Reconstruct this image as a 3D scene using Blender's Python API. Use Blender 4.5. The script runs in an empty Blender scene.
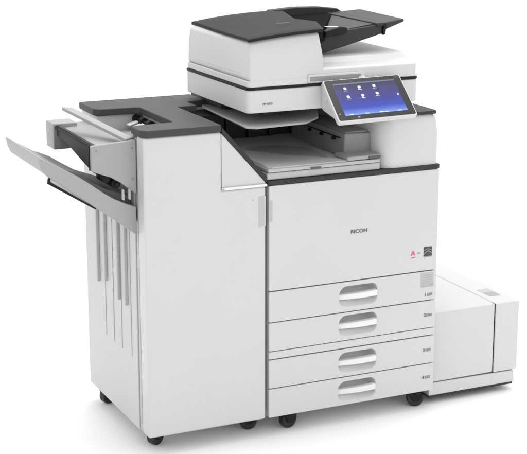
import bpy, bmesh, math
from mathutils import Vector, Matrix
R = math.radians
S = bpy.context.scene

# ------------------------------------------------------------------ camera, world, lamps, exposure
cam = bpy.data.objects.new('camera', bpy.data.cameras.new('camera'))
S.collection.objects.link(cam); S.camera = cam
cam.location = (-1.7954, -3.8125, 1.7345)
yaw, pit = 0.436417, 0.248537
cam.rotation_euler = (math.pi/2 - pit, 0, -yaw)
cam.data.sensor_fit = 'HORIZONTAL'; cam.data.sensor_width = 36.0
cam.data.lens = 36.0*1470.64/527.0
cam.data.clip_start = 0.05; cam.data.clip_end = 500
S.render.resolution_x = 1024; S.render.resolution_y = 882

W = bpy.data.worlds.new('World'); S.world = W; W.use_nodes = True
W.node_tree.nodes['Background'].inputs[0].default_value = (1, 1, 1, 1)
W.node_tree.nodes['Background'].inputs[1].default_value = 1.09

def area(name, loc, target, size, power, col=(1, 1, 1)):
    l = bpy.data.lights.new(name, 'AREA'); l.shape = 'RECTANGLE'; l.size, l.size_y = size
    l.energy = power; l.color = col
    o = bpy.data.objects.new(name, l); S.collection.objects.link(o); o.location = loc
    o.rotation_euler = (Vector(target)-Vector(loc)).to_track_quat('-Z', 'Y').to_euler()
    return o
area('studio_softbox', (0.6, 0.9, 3.6), (0.1, 0.25, 0.4), (2.6, 2.2), 66)
area('studio_fill', (1.6, -3.6, 2.0), (0.2, 0.0, 0.6), (2.0, 2.0), 6)
S.view_settings.view_transform = 'Standard'; S.view_settings.look = 'None'
S.view_settings.exposure = 0.20; S.view_settings.gamma = 1.0
S.render.engine = 'CYCLES'

# ------------------------------------------------------------------ materials
def mat(name, col_, rough=.45, var=.012, bump=.05, scale=900, emit=None, metallic=0, spec=.5, coarse=7.0):
    col = tuple(c*(1.0 if name == 'studio_floor_white' else .875) for c in col_)
    m = bpy.data.materials.new(name); m.use_nodes = True
    nt = m.node_tree; b = nt.nodes['Principled BSDF']
    tc = nt.nodes.new('ShaderNodeTexCoord')
    n1 = nt.nodes.new('ShaderNodeTexNoise'); n1.inputs['Scale'].default_value = coarse; n1.inputs['Detail'].default_value = 5
    nt.links.new(tc.outputs['Object'], n1.inputs['Vector'])
    cr = nt.nodes.new('ShaderNodeMapRange'); cr.inputs[1].default_value = .3; cr.inputs[2].default_value = .7
    cr.inputs[3].default_value = 1-var; cr.inputs[4].default_value = 1+var
    nt.links.new(n1.outputs['Fac'], cr.inputs[0])
    mx = nt.nodes.new('ShaderNodeVectorMath'); mx.operation = 'SCALE'
    mx.inputs[0].default_value = col; nt.links.new(cr.outputs[0], mx.inputs['Scale'])
    nt.links.new(mx.outputs[0], b.inputs['Base Color'])
    rr = nt.nodes.new('ShaderNodeMapRange'); rr.inputs[1].default_value = .3; rr.inputs[2].default_value = .7
    rr.inputs[3].default_value = max(.05, rough-.015); rr.inputs[4].default_value = rough+.015
    n3 = nt.nodes.new('ShaderNodeTexNoise'); n3.inputs['Scale'].default_value = 22; n3.inputs['Detail'].default_value = 6
    nt.links.new(tc.outputs['Object'], n3.inputs['Vector']); nt.links.new(n3.outputs['Fac'], rr.inputs[0])
    nt.links.new(rr.outputs[0], b.inputs['Roughness'])
    b.inputs['Metallic'].default_value = metallic
    b.inputs['Specular IOR Level'].default_value = spec
    if bump:
        n2 = nt.nodes.new('ShaderNodeTexNoise'); n2.inputs['Scale'].default_value = scale; n2.inputs['Detail'].default_value = 2
        nt.links.new(tc.outputs['Object'], n2.inputs['Vector'])
        bm_ = nt.nodes.new('ShaderNodeBump'); bm_.inputs['Strength'].default_value = bump; bm_.inputs['Distance'].default_value = .001
        nt.links.new(n2.outputs['Fac'], bm_.inputs['Height']); nt.links.new(bm_.outputs[0], b.inputs['Normal'])
    if emit:
        b.inputs['Emission Color'].default_value = (*emit[:3], 1); b.inputs['Emission Strength'].default_value = emit[3]
    return m
M = dict(
    white=mat('white_plastic', (.605, .605, .605), .42, .008),
    side=mat('offwhite_panel', (.565, .565, .57), .5, .008),
    light=mat('light_grey_plastic', (.36, .36, .36), .5, .01),
    mid=mat('mid_grey_plastic', (.27, .27, .27), .5, .03),
    bowl=mat('handle_bowl_grey', (.60, .60, .60), .45, .01),
    badge=mat('badge_dark_print', (.055, .055, .055), .6, .02, 0),
    bed=mat('paper_bed_grey', (.66, .66, .66), .5, .01),
    throat_shade=mat('throat_shade_black', (.010, .010, .010), .95, .01, .1, spec=.03),  # black stands for the shade inside the feed throat
    recess=mat('recess_grey', (.47, .47, .47), .45, .02),
    handle=mat('handle_white', (.80, .80, .80), .3, .01),
    dark=mat('charcoal_plastic', (.030, .030, .031), .55, .015, .12, 700, spec=.3),
    lid=mat('feeder_lid_charcoal', (.024, .024, .025), .58, .015, .25, 700, spec=.10),
    tray=mat('tray_grey', (.15, .15, .15), .5, .01),
    slate=mat('tray_slate', (.048, .048, .049), .5, .015, spec=.18),
    darktop=mat('charcoal_top_plastic', (.055, .055, .056), .52, .015, .2, 700, spec=.25),
    charcoal=mat('smoked_grey_plastic', (.06, .06, .061), .45, .02, .1, spec=.35),
    black=mat('black_plastic', (.010, .010, .011), .55, .05, .1, spec=.2),
    rubber=mat('caster_rubber', (.012, .012, .013), .55, .2, .2, 300),
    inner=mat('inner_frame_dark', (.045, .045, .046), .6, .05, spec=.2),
    gap=mat('seam_shadow_plastic', (.10, .10, .10), .7, .05),
    ink=mat('grey_print', (.13, .13, .13), .6, .02, 0),
    inkl=mat('pale_grey_print', (.42, .42, .42), .6, .02, 0),
    red=mat('red_print', (.60, .14, .19), .6, .02, 0),
    chrome=mat('satin_metal', (.5, .5, .5), .25, .02, 0, metallic=.9),
    glassblk=mat('display_black_bezel', (.030, .030, .033), .28, .03, 0, spec=.25),
    icon=mat('display_icon', (.6, .6, .6), .5, .0, 0, emit=(.62, .68, .95, .55)),
    iconp=mat('display_icon_pink', (.6, .5, .6), .5, .0, 0, emit=(.9, .55, .85, .6)),
    iconb=mat('display_caption', (.4, .4, .5), .5, .0, 0, emit=(.42, .45, .70, .55)),
    bar=mat('display_status_bar', (.05, .05, .08), .4, .0, 0, emit=(.09, .10, .19, .6)),
    floor=mat('studio_floor_white', (.955, .955, .955), .85, .002, 0, spec=.1),
)
# display gradient
m = bpy.data.materials.new('display_gradient'); m.use_nodes = True; nt = m.node_tree; b = nt.nodes['Principled BSDF']
uv = nt.nodes.new('ShaderNodeUVMap'); sp = nt.nodes.new('ShaderNodeSeparateXYZ'); nt.links.new(uv.outputs[0], sp.inputs[0])
no = nt.nodes.new('ShaderNodeTexNoise'); no.inputs['Scale'].default_value = 3; no.inputs['Detail'].default_value = 3
nt.links.new(uv.outputs[0], no.inputs['Vector'])
ad = nt.nodes.new('ShaderNodeMath'); ad.operation = 'MULTIPLY_ADD'; ad.inputs[1].default_value = .10
nt.links.new(no.outputs['Fac'], ad.inputs[0]); nt.links.new(sp.outputs[1], ad.inputs[2])
rp = nt.nodes.new('ShaderNodeValToRGB'); nt.links.new(ad.outputs[0], rp.inputs[0])
e = rp.color_ramp.elements
e[0].position = 0.03; e[0].color = (.42, .58, .88, 1)
e[1].position = 1.0; e[1].color = (.06, .065, .13, 1)
for p_, c_ in ((.10, (.20, .32, .84, 1)), (.26, (.06, .10, .60, 1)), (.50, (.07, .08, .38, 1)), (.78, (.085, .08, .25, 1))):
    k = e.new(p_); k.color = c_
nt.links.new(rp.outputs[0], b.inputs['Emission Color']); b.inputs['Emission Strength'].default_value = .80; b.inputs['Specular IOR Level'].default_value = .15
b.inputs['Base Color'].default_value = (.01, .01, .015, 1); b.inputs['Roughness'].default_value = .2
M['screen'] = m

# ------------------------------------------------------------------ builders
WORLD = {}
def thing(name, loc, label, cat):
    o = bpy.data.objects.new(name, None); S.collection.objects.link(o); o.location = loc
    o.empty_display_size = .1; o['label'] = label; o['category'] = cat; WORLD[o.name] = Vector(loc)
    return o
def link(name, me, material, parent=None, bevel=0, seg=2, label=None, smooth=40):
    """mesh given in scene coordinates -> one object with its own origin"""
    if not isinstance(me, bpy.types.Mesh):
        bm = me; bmesh.ops.recalc_face_normals(bm, faces=bm.faces); me = bpy.data.meshes.new(name); bm.to_mesh(me); bm.free()
    vs = [v.co for v in me.vertices]
    c = Vector([(min(v[i] for v in vs)+max(v[i] for v in vs))/2 for i in range(3)]); c.z = min(v.z for v in vs)
    me.transform(Matrix.Translation(-c))
    o = bpy.data.objects.new(name, me); S.collection.objects.link(o)
    pw = WORLD[parent.name] if parent else Vector((0, 0, 0))
    o.location = c-pw; o.parent = parent; WORLD[o.name] = c
    if not me.materials: me.materials.append(M[material])
    if bevel:
        b = o.modifiers.new('edge', 'BEVEL'); b.width = bevel; b.segments = seg; b.limit_method = 'ANGLE'; b.angle_limit = R(30)
        b.harden_normals = True
    for p in me.polygons: p.use_smooth = True
    me.set_sharp_from_angle(angle=R(smooth))
    if label: o['label'] = label
    return o
def hexa(bm, p):
    """eight corners: bottom four then top four, both counter-clockwise"""
    v = [bm.verts.new(q) for q in p]
    for f in ((0, 3, 2, 1), (4, 5, 6, 7), (0, 1, 5, 4), (1, 2, 6, 5), (2, 3, 7, 6), (3, 0, 4, 7)): bm.faces.new([v[i] for i in f])
    return bm
def box(bm, x0, x1, y0, y1, z0, z1):
    return hexa(bm, [(x0, y0, z0), (x1, y0, z0), (x1, y1, z0), (x0, y1, z0), (x0, y0, z1), (x1, y0, z1), (x1, y1, z1), (x0, y1, z1)])
def nb(): return bmesh.new()
def prism(bm, pts, ax, a, b):
    """pts 2-D outline, extruded along ax from a to b (ax y: pts are x,z; z: x,y; x: y,z)"""
    def P(u, v, w): return {'y': (u, w, v), 'z': (u, v, w), 'x': (w, u, v)}[ax]
    A = [bm.verts.new(P(u, v, a)) for u, v in pts]; B = [bm.verts.new(P(u, v, b)) for u, v in pts]
    n = len(pts); bm.faces.new(A); bm.faces.new(B[::-1])
    for i in range(n): bm.faces.new([A[i], A[(i+1) % n], B[(i+1) % n], B[i]])
    return bm
def rrect(x0, x1, y0, y1, r, n=6):
    """rounded rectangle; r = one radius or four (x0y0, x1y0, x1y1, x0y1)"""
    if not isinstance(r, (list, tuple)): r = [r]*4
    out = []
    for (cx, cy, sx, sy, a0, q) in ((x0, y0, 1, 1, 180, r[0]), (x1, y0, -1, 1, 270, r[1]), (x1, y1, -1, -1, 0, r[2]), (x0, y1, 1, -1, 90, r[3])):
        if q <= 0: out.append((cx, cy)); continue
        for i in range(n+1):
            a = R(a0+90*i/n); out.append((cx+sx*q+q*math.cos(a), cy+sy*q+q*math.sin(a)))
    return out
def cyl(bm, p0, p1, r, n=24, r1=None):
    p0, p1 = Vector(p0), Vector(p1); d = p1-p0; q = d.to_track_quat('Z', 'Y').to_matrix(); r1 = r if r1 is None else r1
    A = [bm.verts.new(p0+q@Vector((r*math.cos(2*math.pi*i/n), r*math.sin(2*math.pi*i/n), 0))) for i in range(n)]
    B = [bm.verts.new(p1+q@Vector((r1*math.cos(2*math.pi*i/n), r1*math.sin(2*math.pi*i/n), 0))) for i in range(n)]
    bm.faces.new(A[::-1]); bm.faces.new(B)
    for i in range(n): bm.faces.new([A[i], A[(i+1) % n], B[(i+1) % n], B[i]])
    return bm
def plate_with_hole(bm, outer, loops, y0, y1):
    """front plate in the x-z plane at y0 (back at y1), with a hole whose successive (pts, y) loops sink inward"""
    def ring(pts, y): return [bm.verts.new((u, y, v)) for u, v in pts]
    O = ring(outer, y0); H = ring(loops[0][0], y0)
    def edges(r): return [bm.edges.new((r[i], r[(i+1) % len(r)])) for i in range(len(r))]
    bmesh.ops.triangle_fill(bm, edges=edges(O)+edges(H), use_beauty=True)
    B = ring(outer, y1); n = len(outer)
    for i in range(n): bm.faces.new([O[i], O[(i+1) % n], B[(i+1) % n], B[i]])
    return H
def text(name, s, x, z, h, y, material, parent, bold=0.0, squash=1.0, centre=True):
    cu = bpy.data.curves.new(name, 'FONT'); cu.body = s; cu.size = h*1.42; cu.offset = bold; cu.extrude = .0004
    cu.align_x = 'CENTER' if centre else 'LEFT'; cu.align_y = 'CENTER'
    t = bpy.data.objects.new(name+'_tmp', cu); S.collection.objects.link(t)
    dg = bpy.context.evaluated_depsgraph_get(); me = bpy.data.meshes.new_from_object(t.evaluated_get(dg))
    bpy.data.objects.remove(t); bpy.data.curves.remove(cu)
    me.transform(Matrix.Translation((x, y, z))@Matrix.Rotation(R(90), 4, 'X')@Matrix.Diagonal((squash, 1, 1, 1)))
    me.materials.clear()
    return link(name, me, material, parent)
def caster(parent, x, y, r=.027, a=0.0):
    c, s = math.cos(a), math.sin(a)
    bm = nb(); cyl(bm, (x, y, .052), (x, y, .0615), .022)
    cyl(bm, (x, y, .046), (x, y, .052), .026)
    for k in (-1, 1):
        ox, oy = -s*k*.0165, c*k*.0165
        pts = []
        for (u, w) in ((-.020, .050), (.026, .050), (.026, .030), (.012, .018), (-.006, .020)): pts.append((x+u*c+ox, y+u*s+oy, w))
        v1 = [bm.verts.new(p) for p in pts]
        v2 = [bm.verts.new((p[0]-s*k*.003, p[1]+c*k*.003, p[2])) for p in pts]
        n = len(pts); bm.faces.new(v1); bm.faces.new(v2[::-1])
        for i in range(n): bm.faces.new([v1[i], v1[(i+1) % n], v2[(i+1) % n], v2[i]])
    f = link('caster', bm, 'black', parent, .0015)
    bm = nb(); cx, cy = x+.004*c, y+.004*s
    cyl(bm, (cx+s*.013, cy-c*.013, r), (cx-s*.013, cy+c*.013, r), r, 36)
    w = link('wheel', bm, 'rubber', f, .004, 3)
    return f

# ------------------------------------------------------------------ floor
bm = nb(); v = [bm.verts.new(p) for p in ((-60, -60, 0), (60, -60, 0), (60, 60, 0), (-60, 60, 0))]; bm.faces.new(v)
fl = link('floor', bm, 'floor'); fl['kind'] = 'structure'

# ================================================================== THE COPIER
C = thing('office_copier', (.29, .30, 0), 'white office copier with four paper drawers, lit blue touch screen and charcoal top', 'copier')
# cabinet: a dark core the drawers and door sit in front of, and white outer skins
bm = nb(); box(bm, .002, .581, .0705, .598, .062, .795)
box(bm, .002, .007, .014, .070, .062, .795); box(bm, .576, .581, .014, .070, .062, .795); box(bm, .0072, .5758, .014, .070, .062, .066)
cab = link('cabinet', bm, 'white', C, .006)
bm = nb(); box(bm, .0072, .5758, .062, .070, .0662, .789)
link('drawer_frame', bm, 'gap', cab)
# front door
dx0, dx1 = .0015, .5845
bm = nb(); prism(bm, rrect(dx0, dx1, .4655, .7885, .004, 3), 'y', 0, .0135)
door = link('front_door', bm, 'white', C, .002)
text('maker_lettering', 'RICOH', .304, .620, .0110, -.0006, 'ink', door, .0004, 1.20)
# red mark with its small caption: a pointed letter-like emblem
bm = nb()
x, z, s = .497, .527, .0080
for pts in ([(-1.05, -.9), (-.35, .95), (-.12, .95), (-.12, -.1), (-.42, -.9)], [(1.05, -.9), (.35, .95), (.12, .95), (.12, -.1), (.42, -.9)],
            [(0, .35), (.38, -.55), (.2, -.55), (.08, -.25), (-.22, -.25), (-.3, -.55), (-.42, -.55)]):
    prism(bm, [(x+s*u, z+s*w) for u, w in pts], 'y', -.0006, .0002)
link('red_emblem', bm, 'red', door)
text('emblem_caption', 'Adobe', x+.001, z-.0145, .0038, -.0006, 'red', door)
text('script_caption', 'PDF', .519, .525, .0055, -.0006, 'inkl', door)
# energy badge
bm = nb(); prism(bm, rrect(.5355, .5655, .510, .5425, .001, 2), 'y', -.0006, .0002)
bd = link('certification_badge', bm, 'badge', door)
bm = nb()
def ribbon(bm, pts, w, y):
    top = [(a, b+w) for a, b in pts]; prism(bm, pts+top[::-1], 'y', y, y+.0004)
ribbon(bm, [(.5375+i*.0027, .519+.0075*math.sin(i*.33)+.0003*i) for i in range(11)], .0022, -.0011)
ribbon(bm, [(.5375+i*.0027, .529+.0045*math.sin(i*.33+.4)+.0004*i) for i in range(11)], .0014, -.0011)
box(bm, .5375, .5645, -.0011, -.0007, .5110, .5124)
link('badge_swoosh', bm, 'inkl', door)
bm = nb(); prism(bm, rrect(.0035, .0115, .680, .744, .003, 4), 'y', -.0008, .001)
link('door_catch', bm, 'recess', door)
# drawers
zs = [(.3675, .4625, .4160, '1'), (.2755, .3645, .3225, '2'), (.1565, .2470, .2020, '3'), (.0625, .1535, .1075, '4')]
hx0, hx1 = .2385, .3725
for i, (z0, z1, zc, num) in enumerate(zs):
    bm = nb(); outer = rrect(dx0, dx1, z0, z1, .003, 2)
    hole = rrect(hx0, hx1, zc-.0335, zc+.0330, [.024, .020, .021, .027], 8)
    H = plate_with_hole(bm, outer, [(hole, 0)], 0, .0135)
    d = link('paper_drawer', bm, 'white', C, .0015, 2)
    # bowl
    bm = nb(); cx, cz = (hx0+hx1)/2, zc
    prev = None
    for (k, y) in ((1, 0), (.985, .0012), (.965, .005), (.92, .016), (.84, .032), (.72, .046)):
        pr_ = [bm.verts.new((cx+(a-cx)*(1-(1-k)*.5), y*(.30+.95*max(0, min(1, (b_-cz+.0335)/.0665))), cz+(b_-cz)*k+.004*(y/.046))) for a, b_ in hole]
        if prev: 
            for j in range(len(pr_)): bm.faces.new([prev[j], prev[(j+1) % len(pr_)], pr_[(j+1) % len(pr_)], pr_[j]])
        prev = pr_
    bm.faces.new(prev)
    link('handle_recess', bm, 'bowl', d, smooth=60)
    # bowed pull bar
    bm = nb(); n = 18; rings = []
    for j in range(n+1):
        t = j/n; x = hx0+.001+(hx1-hx0-.004)*t
        bow = math.sin(math.pi*min(1, t*.62+.0))  # swells towards the right-hand end
        y = .012-.019*bow; zt = zc+.0045+.0065*t; hb = .0175+.0015*t
        rings.append([bm.verts.new(p) for p in ((x, y+.002, zt-hb), (x, y, zt-hb+.003), (x, y-.0005, zt-.003), (x, y+.002, zt), (x, y+.016, zt+.001), (x, y+.012, zt-hb))])
    for a, c in zip(rings, rings[1:]):
        for k in range(6): bm.faces.new([a[k], a[(k+1) % 6], c[(k+1) % 6], c[k]])
    bm.faces.new(rings[0]); bm.faces.new(rings[-1][::-1])
    link('handle', bm, 'handle', d, .001, 2, smooth=50)
    # number and stacked-sheet symbol
    zl = {'1': .386, '2': .318, '3': .201, '4': .109}[num]
    text('drawer_number', num, .546, zl, .0105, -.0006, 'ink', d, .0003)
    bm = nb()
    for q in range(2):
        a0 = .552+q*.0105; t = .0011; z_ = zl-.0045; hh = .009; ww = .009
        for (u0, u1, w0, w1) in ((a0, a0+ww, z_, z_+t), (a0, a0+ww, z_+hh-t, z_+hh), (a0, a0+t, z_+t, z_+hh-t), (a0+ww-t, a0+ww, z_+t, z_+hh-t)):
            box(bm, u0, u1, -.0006, .0003, w0, w1)
        for w0 in (z_+.0030, z_+.0052): box(bm, a0+.0022, a0+ww-.0022, -.0006, .0003, w0, w0+.0009)
    link('sheet_symbol', bm, 'ink', d)
    if i == 0:   # paper-size window with sheet texture
        bm = nb(); prism(bm, rrect(.5285, .574, .4125, .4575, .001, 2), 'y', -.0010, .0004)
        w_ = link('size_window', bm, 'recess', d)
        bm = nb()
        for q in range(5): box(bm, .533, .568, -.0016, -.0010, .4215+q*.0068, .4222+q*.0068)
        prism(bm, [(.529, .4130), (.5735, .4130), (.5735, .4195), (.566, .4195), (.562, .4155), (.529, .4150)], 'y', -.0018, -.0010)
        link('window_marking', bm, 'inkl', d)
bm = nb(); prism(bm, rrect(dx0, dx1, .2500, .2730, .002, 2), 'y', 0, .0135)
link('divider_panel', bm, 'white', C, .0015)
# charcoal strip round the front
bm = nb(); prism(bm, rrect(-.004, .5875, -.0035, .30, [.01, .012, 0, 0], 4), 'z', .7905, .804)
link('trim_strip', bm, 'dark', C, .002)
# ---- inner output tray
bm = nb()
hexa(bm, [(-.004, .004, .8045), (.376, .004, .8045), (.376, .46, .8045), (-.004, .46, .8045), (-.004, .004, .826), (.376, .004, .826), (.376, .46, .826), (-.004, .46, .826)])
tr = link('output_tray', bm, 'recess', C, .004, 3)
bm = nb(); prism(bm, [(.0, .003)]+[(.012+.0, .0015)]+[(.374, .0015), (.374, .455), (-.003, .455), (-.003, .03)], 'z', .8275, .838)
box(bm, .132, .176, -.0005, .004, .8265, .8335)
link('tray_lip', bm, 'recess', tr, .004, 3)
bm = nb()    # the dished paper bed, gently falling towards the exit and curved at the back
n, mm = 60, 40; g = []
for i in range(n+1):
    row = []
    for j in range(mm+1):
        u, w = i/n, j/mm; x = .006+.28*u; y = .010+.30*max(0, .035-u)+.44*w
        z = .8445-.0035*max(0, 1-w*14)-.002*max(0, 1-u*18)-.004*math.sin(math.pi*min(1, u*1.1))*min(1, w*3)+.03*max(0, w-.55)**1.3-.006*min(1, max(0, (x-(.215-.80*(y-.08)))/.014))
        row.append(bm.verts.new((x, y, z)))
    g.append(row)
for i in range(n):
    for j in range(mm): bm.faces.new([g[i][j], g[i+1][j], g[i+1][j+1], g[i][j+1]])
ex = bmesh.ops.extrude_face_region(bm, geom=list(bm.faces)); bmesh.ops.translate(bm, vec=(0, 0, -.006), verts=[q for q in ex['geom'] if isinstance(q, bmesh.types.BMVert)])
link('paper_bed', bm, 'bed', tr)
# dark notch clip in the lip
bm = nb(); prism(bm, rrect(.136, .172, .8275, .8330, .0015, 3), 'y', -.0018, .001)
link('lip_notch', bm, 'gap', tr)
# exit unit: grey housing at the right of the tray
bm = nb(); hexa(bm, [(.284, .066, .8385), (.40, .062, .8385), (.40, .42, .8385), (.276, .42, .8385), (.287, .068, .911), (.40, .064, .908), (.40, .42, .905), (.279, .42, .915)])
eu = link('exit_unit', bm, 'mid', C, .006, 3)
bm = nb(); prism(bm, [(.09, .8935), (.40, .8965), (.40, .8985), (.09, .8955)], 'x', .2785, .2865)
for yy in (.12, .2, .28): box(bm, .274, .2845, yy, yy+.012, .884, .893)
link('exit_slot', bm, 'black', eu)
for xx in (.060, .135, .210):
    bm = nb(); prism(bm, [(.440, .8460), (.4615, .8460), (.4615, .940), (.455, .940)], 'x', xx, xx+.006)
    link('paper_stop_rib', bm, 'dark', tr, .001)
bm = nb(); prism(bm, [(.070, .842), (.300, .842), (.300, .850), (.070, .848)], 'x', .2795, .2835)
link('exit_skirt', bm, 'mid', eu, .001)
bm = nb(); prism(bm, rrect(.296, .392, .078, .36, .004, 3), 'z', .9085, .9135)
link('exit_lid', bm, 'light', eu, .0015)
bm = nb(); prism(bm, [(.262, .002), (.374, .002), (.382, .012), (.382, .085), (.262, .085)], 'z', .8395, .853)
link('exit_apron', bm, 'light', eu, .004, 3)
bm = nb(); prism(bm, rrect(.334, .374, .8415, .850, .001, 2), 'y', -.0005, .0025)
link('apron_catch', bm, 'gap', eu)
# rear column, inner back wall, and added ceiling block that darkens the tray bay
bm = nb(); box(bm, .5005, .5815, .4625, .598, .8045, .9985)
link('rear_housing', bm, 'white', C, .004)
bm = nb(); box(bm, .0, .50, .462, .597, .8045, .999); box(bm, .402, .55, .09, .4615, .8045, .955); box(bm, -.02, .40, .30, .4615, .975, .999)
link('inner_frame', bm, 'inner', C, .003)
# thin upper tray tucked under the scanner
bm = nb(); prism(bm, [(-.070, .010), (-.045, -.012), (.125, .004), (.20, .075), (.26, .20), (.26, .44), (-.03, .44), (-.045, .39)], 'z', .963, .9692)
ut = link('upper_tray', bm, 'light', C, .0025, 3)
# ---- white housing on the right
bm = nb(); rows = []
foot = rrect(.374, .582, .003, .46, [.055, .016, .01, .01], 10)
for z, g_ in ((.8045, 0), (.90, 0), (.935, .003), (.952, .007), (.9610, .014)):
    cx, cy = .478, .23
    rows.append([bm.verts.new((cx+(a-cx)*(1-g_/.104), cy+(b_-cy)*(1-g_/.23), z)) for a, b_ in foot])
for a, c in zip(rows, rows[1:]):
    for k in range(len(a)): bm.faces.new([a[k], a[(k+1) % len(a)], c[(k+1) % len(a)], c[k]])
bm.faces.new(rows[0][::-1]); bm.faces.new(rows[-1])
sh = link('side_housing', bm, 'white', C, smooth=50)
bm = nb(); prism(bm, rrect(.40, .576, .006, .46, [.05, .012, .01, .01], 6), 'z', .9605, .9715)
link('housing_top', bm, 'dark', sh, .003)
bm = nb(); hexa(bm, [(.40, .10, .9718), (.50, .10, .9718), (.50, .44, .9718), (.40, .44, .9718), (.40, .10, 1.004), (.50, .10, 1.004), (.50, .44, 1.004), (.40, .44, 1.004)])
link('scanner_mount', bm, 'inner', C, .003)
# ---- scanner
bm = nb(); prism(bm, rrect(-.0600, .5100, .018, .490, .016, 6), 'z', 1.004, 1.0715)
sc = link('scanner', bm, 'white', C, .003, 3)
bm = nb(); prism(bm, rrect(-.0625, .5125, .0155, .492, .018, 6), 'z', 1.0716, 1.0795)
link('scanner_gap_strip', bm, 'black', sc, .0025, 3)
text('model_lettering', 'MP 6055', .004, 1.0295, .0064, .0172, 'ink', sc, .0)
# platen cover
bm = nb()
prof = [(.018, 1.0796), (.018, 1.1170), (.022, 1.1225), (.074, 1.1300), (.090, 1.1445), (.110, 1.1460), (.470, 1.1460), (.487, 1.138), (.489, 1.0796)]
prism(bm, prof, 'x', -.05, .502)
pc = link('platen_cover', bm, 'white', C, .005, 3)
bm = nb(); prism(bm, rrect(.134, .322, 1.0835, 1.1065, .003, 3), 'y', .0125, .019)
gr = link('lifting_grip', bm, 'white', pc, .002)
bm = nb(); prism(bm, rrect(.1395, .308, 1.0865, 1.1005, .002, 3), 'y', .0115, .0145)
link('grip_slot', bm, 'mid', pc, .001)
bm = nb(); prism(bm, rrect(.300, .322, 1.0735, 1.0920, .004, 4), 'y', .0085, .0135)
link('latch', bm, 'handle', pc, .0015)
# ---- document feeder
bm = nb(); n = 8
def top_z(x, v=0.0):
    t = min(1, max(0, (x+.058)/.30)); return 1.2120+(1-(1-t)**2)*(.020+.006*v)
xs = [-.055+.232*i/n for i in range(n+1)]
yb_, yf_ = .486, .020
cols = []
for i, x in enumerate(xs):
    u = i/n; xb = -.056+(.1945+.056)*u; xm = -.0575+(.1880+.0575)*u; xt = -.050+(.1765+.050)*u
    cols.append([bm.verts.new(p) for p in ((xb, yf_-.001, 1.0965), (xm, yf_-.0045, 1.160), (xt, yf_+.007, top_z(x)), (xt, yb_-.006, top_z(x, 1)), (xm, yb_+.001, 1.158), (xb, yb_, 1.0965))])
for a, c in zip(cols, cols[1:]):
    for k in range(6): bm.faces.new([a[k], c[k], c[(k+1) % 6], a[(k+1) % 6]])
bm.faces.new(cols[0]); bm.faces.new(cols[-1][::-1])
adf = link('document_feeder', bm, 'white', C, .013, 5, smooth=25)
bm = nb(); prism(bm, rrect(-.0585, .1360, .0165, .489, [.016, .003, .01, .016], 5), 'z', 1.0797, 1.0985)
link('feeder_skirt', bm, 'white', adf, .003, 3)
# shallow panel line on the feeder's left side
bm = nb()
box(bm, -.0566, -.0550, .075, .405, 1.1155, 1.1163); link('side_seam', bm, 'white', adf)
# charcoal arched cover
bm = nb(); n, mm = 24, 50; g = []
for i in range(n+1):
    row = []
    for j in range(mm+1):
        v = j/mm; y = .013+.478*v
        xr = .1815+.050*v/.30 if v < .30 else (.2315-.030*(v-.30)/.18 if v < .48 else .2015+.070*(v-.48)/.52)
        xl = -.059+.020*v; x = xl+(xr-xl)*i/n
        sag = -.003*math.sin(math.pi*v)*max(0, 1-(x+.06)/.15)
        row.append(bm.verts.new((x, y, top_z(x, v)+.0015+.0095+sag-.004*max(0, (v-.9)/.1)-.003*max(0, (.04-v)/.04))))
    g.append(row)
for i in range(n):
    for j in range(mm): bm.faces.new([g[i][j], g[i+1][j], g[i+1][j+1], g[i][j+1]])
ex = bmesh.ops.extrude_face_region(bm, geom=list(bm.faces)); bmesh.ops.translate(bm, vec=(0, 0, -.0095), verts=[q for q in ex['geom'] if isinstance(q, bmesh.types.BMVert)])
tc_ = link('feeder_cover', bm, 'lid', adf, .002, 2, smooth=35)
bm = nb(); hexa(bm, [(.095, .15, 1.2445), (.135, .142, 1.2463), (.135, .145, 1.2463), (.095, .153, 1.2445), (.095, .15, 1.2457), (.135, .142, 1.2475), (.135, .145, 1.2475), (.095, .153, 1.2457)])
link('cover_mark', bm, 'mid', adf)
# feed throat opening, its shade put into the black colour, and rear guide
bm = nb(); hexa(bm, [(.18, .03, 1.19), (.25, .13, 1.19), (.44, .455, 1.20), (.17, .455, 1.20), (.18, .03, 1.216), (.243, .13, 1.226), (.445, .455, 1.236), (.17, .455, 1.226)])
link('feed_throat', bm, 'throat_shade', adf, .002)
bm = nb(); prism(bm, [(.20, 1.21), (.46, 1.205), (.49, 1.228), (.46, 1.246), (.40, 1.2535), (.31, 1.256), (.22, 1.250)], 'y', .452, .486)
link('rear_guide', bm, 'dark', adf, .004, 3)
# input tray
bm = nb()
prism(bm, [(.190, 1.1470), (.241, 1.1530), (.330, 1.1740), (.438, 1.2010), (.440, 1.2280), (.430, 1.2300), (.311, 1.2170), (.245, 1.2080), (.190, 1.2000)], 'y', .118, .455)
it = link('input_tray', bm, 'dark', C, .003)
bm = nb(); hexa(bm, [(.262, .130, 1.2095), (.412, .130, 1.2285), (.412, .448, 1.2285), (.262, .448, 1.2095), (.262, .130, 1.2125), (.412, .130, 1.2315), (.412, .448, 1.2315), (.262, .448, 1.2125)])
link('tray_plate', bm, 'slate', it, .001)
bm = nb(); prism(bm, [(.416, .112), (.452, .112), (.458, .13), (.458, .452), (.416, .452)], 'z', 1.2245, 1.2350)
link('tray_hinge', bm, 'dark', it, .003)
bm = nb(); prism(bm, [(.4380, 1.197), (.446, 1.200), (.450, 1.232), (.440, 1.234)], 'y', .110, .124)
link('hinge_stop', bm, 'black', it, .002)
bm = nb(); hexa(bm, [(.450, .120, 1.2120), (.521, .128, 1.2330), (.541, .445, 1.2330), (.450, .450, 1.2120), (.450, .120, 1.2345), (.5215, .128, 1.2420), (.541, .445, 1.2420), (.450, .450, 1.2365)])
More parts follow.
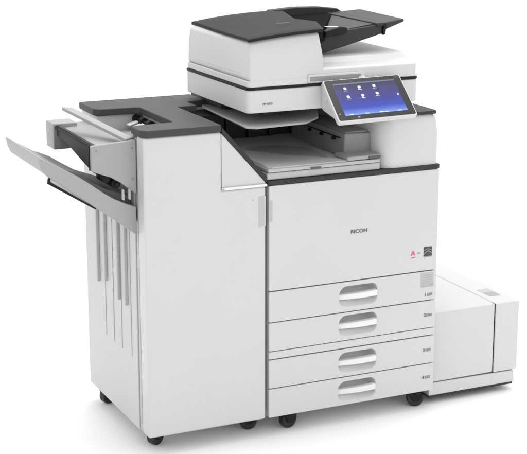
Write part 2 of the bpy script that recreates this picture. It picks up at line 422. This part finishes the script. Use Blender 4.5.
link('tray_extension', bm, 'slate', it, .004, 3)
bm = nb(); prism(bm, [(.232, 1.2000), (.300, 1.2080), (.312, 1.2180), (.306, 1.2290), (.285, 1.2310), (.236, 1.2200)], 'y', .100, .122)
link('paper_guide', bm, 'black', it, .004, 3)
bm = nb(); hexa(bm, [(.214, .060, 1.2385), (.262, .072, 1.2350), (.262, .084, 1.2350), (.214, .072, 1.2385), (.214, .060, 1.2395), (.262, .072, 1.2360), (.262, .084, 1.2360), (.214, .072, 1.2395)])
link('guide_strip', bm, 'handle', it)
# ---- control panel
TL, TR, BL = Vector((.1715, .000, 1.0890)), Vector((.4320, .000, 1.0925)), Vector((.1665, -.121, .9845)); BR = TR+BL-TL+Vector((.003, 0, 0))
nrm = (BR-BL).cross(TL-BL).normalized()
def PP(u, v, h=0): return (BL*(1-u)*(1-v)+BR*u*(1-v)+TR*u*v+TL*(1-u)*v)+nrm*h
def panel(name, u0, u1, v0, v1, h0, h1, material, parent, r=.0, bevel=0, n=4, uvs=False, wx=.262, wy=.162):
    bm = nb(); ru, rv = r/wx, r/wy; pts = []
    for (cu, cv, a0) in ((u0+ru, v0+rv, 180), (u1-ru, v0+rv, 270), (u1-ru, v1-rv, 0), (u0+ru, v1-rv, 90)):
        if r == 0: pts.append((cu, cv)); continue
        for i in range(n+1): a = R(a0+90*i/n); pts.append((cu+ru*math.cos(a), cv+rv*math.sin(a)))
    A = [bm.verts.new(PP(u, v, h0)) for u, v in pts]; B = [bm.verts.new(PP(u, v, h1)) for u, v in pts]
    bm.faces.new(A[::-1]); f = bm.faces.new(B); k = len(pts)
    for i in range(k): bm.faces.new([A[i], A[(i+1) % k], B[(i+1) % k], B[i]])
    if uvs:
        l = bm.loops.layers.uv.new('UVMap')
        for q in f.loops:
            i = B.index(q.vert); q[l].uv = ((pts[i][0]-u0)/(u1-u0), (pts[i][1]-v0)/(v1-v0))
    return link(name, bm, material, parent, bevel)
cp = panel('control_panel', 0, 1, 0, 1, -.016, 0, 'white', C, .008, .0025)
panel('bezel', .018, .982, .035, .975, .0001, .0016, 'glassblk', cp, .005)
scn = panel('screen', .105, .895, .13, .885, .0017, .0021, 'screen', cp, 0, uvs=True)
for k, (u, v, mt) in enumerate(((.235, .755, 'icon'), (.42, .765, 'icon'), (.61, .765, 'iconp'), (.235, .56, 'icon'), (.42, .565, 'icon'), (.61, .585, 'icon'))):
    ic = panel('app_icon', u-.018, u+.018, v-.030, v+.030, .0022, .0025, mt, cp, .0032)
    panel('icon_caption', u-.026, u+.026, v-.058, v-.048, .0022, .0024, 'iconb', cp)
panel('page_button', .855, .872, .50, .545, .0022, .0024, 'icon', cp, .002)
panel('status_bar', .105, .895, .852, .885, .0022, .0024, 'bar', cp)
for u in (.16, .36, .54, .60, .77): panel('soft_key', u, u+.05, .135, .155, .0022, .0025, 'icon' if u in (.54,) else 'iconb', cp)
for v in (.17,): panel('indicator_lamp', .040, .054, v, v+.022, .0017, .0022, 'inkl', cp, .001)
panel('key_mark', .25, .275, .065, .085, .0017, .0021, 'inkl', cp, .001)
# wedge bracket behind the display
bm = nb(); prism(bm, [(-.002, 1.078), (.018, 1.070), (.018, 1.004), (.004, .998), (-.10, .978), (-.112, .984)], 'x', .180, .416)
# slide its front face just behind the panel
br = link('bracket', bm, 'white', cp, .003)
bm = nb(); cyl(bm, (.1795, -.012, 1.035), (.1770, -.012, 1.035), .010); 
link('bracket_cap', bm, 'white', cp, .001)
# casters
for (x, y, a) in ((.086, .052, .2), (.540, .046, -.3), (.086, .55, .2), (.54, .55, .6)): caster(C, x, y, .027, a)

# ================================================================== THE FINISHER
F = thing('finisher', (-.2, .27, 0), 'tall white finisher cabinet on casters with grey sloping sheet trays on its left side', 'finisher')
bm = nb(); prism(bm, [(-.387, .0625), (-.010, .0625), (-.010, .795), (-.152, .952), (-.387, .952)], 'y', .06, .075)
prism(bm, [(-.372, .0625), (-.012, .0625), (-.012, .793), (-.154, .95), (-.372, .95)], 'y', .0755, .084)
fc = link('door_frame', bm, 'recess', F, .001)
# cabinet body with an open pocket at the upper left (no top there)
bm = nb()
box(bm, -.389, -.012, .0845, .545, .0605, .80)            # lower body
fb = link('cabinet', bm, 'side', F, .003)
bm = nb()
box(bm, -.389, -.245, .0845, .098, .8005, .961)           # pocket front wall
box(bm, -.389, -.152, .405, .545, .8005, .961)            # rear block
box(bm, -.245, -.152, .0845, .4045, .8005, .961)          # block to the right of the pocket
link('upper_shell', bm, 'side', fb, .002)
bm = nb(); hexa(bm, [(-.389, .0985, .8005), (-.2455, .0985, .8005), (-.2455, .4045, .8005), (-.389, .4045, .8005), (-.389, .0985, .902), (-.2455, .0985, .922), (-.2455, .4045, .922), (-.389, .4045, .902)])
link('chute', bm, 'light', fb, .002)
# exit mechanism seen in the pocket
bm = nb(); cyl(bm, (-.262, .12, .945), (-.262, .40, .945), .005)
for yy in (.15, .21, .27, .33, .385): cyl(bm, (-.262, yy, .945), (-.262, yy+.022, .945), .013)
mech = link('exit_rollers', bm, 'black', F, .001)
for yy in (.17, .24, .31, .36):
    bm = nb(); hexa(bm, [(-.300, yy, .930), (-.268, yy, .938), (-.268, yy+.028, .938), (-.300, yy+.028, .930), (-.300, yy, .934), (-.268, yy, .943), (-.268, yy+.028, .943), (-.300, yy+.028, .934)])
    link('sheet_flap', bm, 'handle', mech, .001)
# front door: full-height left part and lower right part with diagonal shoulder
bm = nb(); out = [(-.389, .061), (-.009, .061), (-.009, .7885), (-.1500, .7885), (-.1500, .9615), (-.389, .9615)]
prism(bm, out, 'y', 0, .0565)
fd = link('front_door', bm, 'white', F, .007, 4)
bm = nb(); prism(bm, [(-.1492, .7975), (-.0105, .7975), (-.0105, .801), (-.1485, .955), (-.1492, .955)], 'y', .0025, .40)
bc = link('bridge_cover', bm, 'white', F, .0012)
bm = nb(); prism(bm, [(-.1492, .7892), (-.0065, .7892), (-.0065, .7972), (-.1492, .7972)], 'y', -.0045, .055)
link('bridge_ledge', bm, 'handle', bc, .0022)
bm = nb(); d_ = .0125; prism(bm, [(-.1490, .9555), (-.0098, .8015), (-.0060, .8015), (-.0060, .8170), (-.1490, .9755)], 'y', .000, .40)
link('bridge_trim', bm, 'dark', bc, .0015)
bm = nb(); prism(bm, rrect(-.0335, -.0095, .668, .761, .002, 3), 'y', -.0008, .002)
link('door_grip', bm, 'recess', fd, .001)
bm = nb(); cyl(bm, (-.052, -.0006, .752), (-.052, .002, .752), .0022, 12); link('screw_cap', bm, 'inkl', fd)
bm = nb(); cyl(bm, (-.146, -.0052, .7932), (-.146, .0, .7932), .0028, 12)
link('screw_cap', bm, 'inkl', fd)
# C-shaped charcoal top
top = [(-.152, -.004), (-.149, .10), (-.149, .34), (-.085, .34), (-.085, .42), (-.02, .42), (-.02, .555), (-.395, .555), (-.397, .415)]
top += [(-.384, .395), (-.272, .388), (-.257, .378), (-.257, .112), (-.268, .098), (-.385, .092), (-.394, .085), (-.394, .012), (-.380, -.005)]
bm = nb(); prism(bm, top, 'z', .962, .9830)
ct = link('top_cover', bm, 'darktop', F, .003, 3)
bm = nb(); box(bm, -.148, -.012, .300, .418, .802, .955)
link('bay_occluder', bm, 'black', bc, .002)  # added black block, keeps the back left of the tray bay dark
# delivery head sticking out on the left
bm = nb()
prism(bm, [(-.389, .790), (-.389, .9485), (-.523, .9400), (-.523, .868), (-.500, .858), (-.468, .846), (-.438, .828), (-.412, .806)], 'y', .058, .072)
dh = link('delivery_head', bm, 'light', F, .003, 3)
bm = nb(); prism(bm, [(.072, .866), (.072, .9405), (.405, .9430), (.405, .912), (.34, .908), (.26, .895), (.17, .878), (.09, .865)], 'x', -.515, -.505)
link('curved_plate', bm, 'dark', dh, .001)
bm = nb(); box(bm, -.526, -.45, .405, .482, .868, .9475)
link('end_block', bm, 'light', dh, .004, 3)
bm = nb(); hexa(bm, [(-.505, .072, .925), (-.389, .072, .925), (-.389, .470, .925), (-.505, .470, .925), (-.505, .072, .934), (-.389, .072, .936), (-.389, .470, .938), (-.505, .470, .934)])
link('head_floor', bm, 'light', dh, .001)
for (xx, zz) in ((-.402, .925), (-.402, .835), (-.508, .925)):
    bm = nb(); cyl(bm, (xx, .0565, zz), (xx, .0585, zz), .0032, 16); link('screw', bm, 'mid', dh, .0005)
bm = nb(); box(bm, -.5245, -.516, .0725, .0775, .868, .9395); box(bm, -.520, -.516, .078, .405, .932, .9395)
link('head_edge', bm, 'black', dh)
# upper proof tray: plate rising to the far left corner
bm = nb(); A, B, B2, A2 = (-.418, .064, .9515), (-.5150, .350, 1.0070), (-.480, .362, 1.002), (-.389, .080, .9515)
t_ = .010
hexa(bm, [(p[0], p[1], p[2]-t_) for p in (A, A2, B2, B)]+[A, A2, B2, B])
link('proof_tray', bm, 'light', F, .0022, 3)
# rollers under the head
bm = nb()
cyl(bm, (-.446, .064, .822), (-.446, .185, .822), .006)
for yy in (.0735, .104, .138): cyl(bm, (-.446, yy, .822), (-.446, yy+.020, .822), .0135)
for yy in (.074, .110): cyl(bm, (-.475, yy, .838), (-.475, yy+.022, .838), .0115)
box(bm, -.485, -.425, .076, .172, .842, .850)
link('drive_roller', bm, 'black', F, .001)
bm = nb()
for xx in (-.437, -.418): prism(bm, [(xx, .780), (xx+.007, .777), (xx+.007, .806), (xx+.003, .811), (xx, .806)], 'y', .050, .058)
link('paper_finger', bm, 'recess', F, .001)
# main shift tray
up = [(-.392, .753), (-.420, .764), (-.457, .782), (-.485, .800), (-.508, .817), (-.540, .841), (-.566, .859), (-.605, .882), (-.640, .902), (-.6745, .9215)]
lo = [(-.6700, .8960), (-.6600, .8720), (-.600, .827), (-.540, .782), (-.470, .729), (-.392, .669)]
bm = nb(); prism(bm, up+lo, 'y', .058, .066)
st = link('shift_tray', bm, 'light', F, .0025, 3)
_ = [(-.392, .716), (-.440, .752), (-.508, .800), (-.566, .842), (-.605, .868), (-.640, .892), (-.6740, .9130)]
bm = nb(); prism(bm, [(x, z+.006) for x, z in [(-.392, .7465), (-.42, .757), (-.457, .774), (-.485, .791), (-.508, .808), (-.540, .832), (-.566, .851), (-.605, .874), (-.640, .894), (-.6735, .9135)]]+[(-.668, .897), (-.600, .862), (-.540, .818), (-.470, .760), (-.392, .705)], 'y', .0665, .400)
tb = link('tray_bed', bm, 'mid', st, .002)
bm = nb(); prism(bm, [(-.392, .745), (-.392, .776), (-.43, .790), (-.47, .806), (-.51, .830), (-.545, .853), (-.575, .8665), (-.600, .876), (-.58, .855), (-.50, .800)], 'y', .105, .398)
link('bed_hump', bm, 'tray', st, .003, 3)
bm = nb(); prism(bm, [(-.6745, .9215), (-.6700, .8960), (-.6600, .8720), (-.650, .880), (-.650, .9070)], 'y', .0665, .404)
link('tray_end', bm, 'light', st, .003, 3)
# white-lined under-rail hanging from the tray
bm = nb(); L0, L1 = Vector((-.648, 0, .8630)), Vector((-.520, 0, .7690)); dn = Vector((-.59, 0, -.81))*.010
prism(bm, [(L0.x, L0.z), (L1.x, L1.z), (L1.x+.006, L1.z-.010), (L0.x-.002, L0.z-.018)], 'y', .066, .085)
ur = link('under_rail', bm, 'handle', st, .001)
bm = nb(); prism(bm, [(L0.x-.001, L0.z-.004), (L0.x-.004, L0.z-.0185), (L1.x+.006, L1.z-.0125), (L1.x+.008, L1.z-.0085), (L0.x+.004, L0.z-.0135), (L0.x+.005, L0.z-.004)], 'y', .060, .066)
link('rail_edge', bm, 'black', st)
# tray carriage and guides on the left wall
for (y0, zb) in ((.402, .442), (.331, .461), (.214, .434), (.148, .434)):
    bm = nb(); prism(bm, [(y0+.009, zb-.006), (y0+.017, zb+.010), (y0+.017, .735), (y0+.006, .735), (y0+.006, zb+.010)], 'x', -.3990, -.3885)
    fn = link('carriage_fin', bm, 'recess', F, .0025, 3)
    bm = nb(); prism(bm, rrect(y0+.0178, y0+.0205, zb+.012, .735, .001, 2), 'x', -.3925, -.3885)
    link('fin_edge', bm, 'mid', fn)
for y0 in (.362, .288, .217, .132):
    bm = nb(); prism(bm, rrect(y0-.0022, y0+.0022, .277, .70, .002, 3), 'x', -.3902, -.3880)
    link('guide_slot', bm, 'light', F)
for (x, y, a) in ((-.336, .096, .5), (-.032, .094, -.2), (-.352, .486, .3), (-.05, .50, .2)): caster(F, x, y, .027, a)

# ================================================================== SIDE PAPER CABINET
L = thing('paper_feeder', (.74, .27, 0), 'low white paper supply cabinet standing against the right side of the tall copier', 'paper feeder')
x0, x1, zt, fy = .5885, .9270, .3100, .030
sx = .8310
bm = nb(); box(bm, x0, sx, fy, .565, .0750, zt)
lb = link('cabinet', bm, 'white', L, .003, 3)
bm = nb(); box(bm, sx-.0003, sx+.0043, fy+.003, .05, .074, zt-.002)
link('front_seam', bm, 'black', L)
bm = nb(); box(bm, sx-.0003, sx+.0043, .0505, .562, .074, zt-.0015)
link('top_seam', bm, 'recess', L)
bm = nb(); box(bm, sx+.0046, x1, fy-.0005, .565, .0720, zt)
sd = link('side_door', bm, 'white', L, .004, 3)
bm = nb(); hexa(bm, [(x0, fy, .0290), (.919, fy, .0290), (.919, .563, .0290), (x0, .563, .0290), (x0, fy, .0725), (.916, fy, .0690), (.916, .563, .0690), (x0, .563, .0725)])
link('plinth', bm, 'white', L, .003)
bm = nb(); box(bm, x0+.004, .914, fy+.004, .558, .0210, .0295)
link('base_seal', bm, 'inner', L)
for (x, y) in ((.66, .12), (.84, .12), (.66, .50), (.84, .50)):
    bm = nb(); cyl(bm, (x, y, 0), (x, y, .006), .020, 20); cyl(bm, (x, y, .006), (x, y, .0215), .010, 16)
    link('levelling_foot', bm, 'rubber', L, .001)
# sunken grip in the top of the side door
bm = nb(); gx0, gx1, gy0, gy1 = .862, .906, .105, .190
prism(bm, rrect(gx0, gx1, gy0, gy1, .006, 4), 'z', zt-.001, zt+.0008)
rc = link('grip_rim', bm, 'recess', sd, .0005)
bm = nb(); prism(bm, rrect(gx0+.004, gx1-.004, gy0+.004, gy0+.045, .004, 4), 'z', zt+.0009, zt+.0014)
link('grip_floor', bm, 'light', sd)
bm = nb(); box(bm, .600, .612, .075, .125, zt, zt+.0007)
link('release_tab', bm, 'mid', lb)
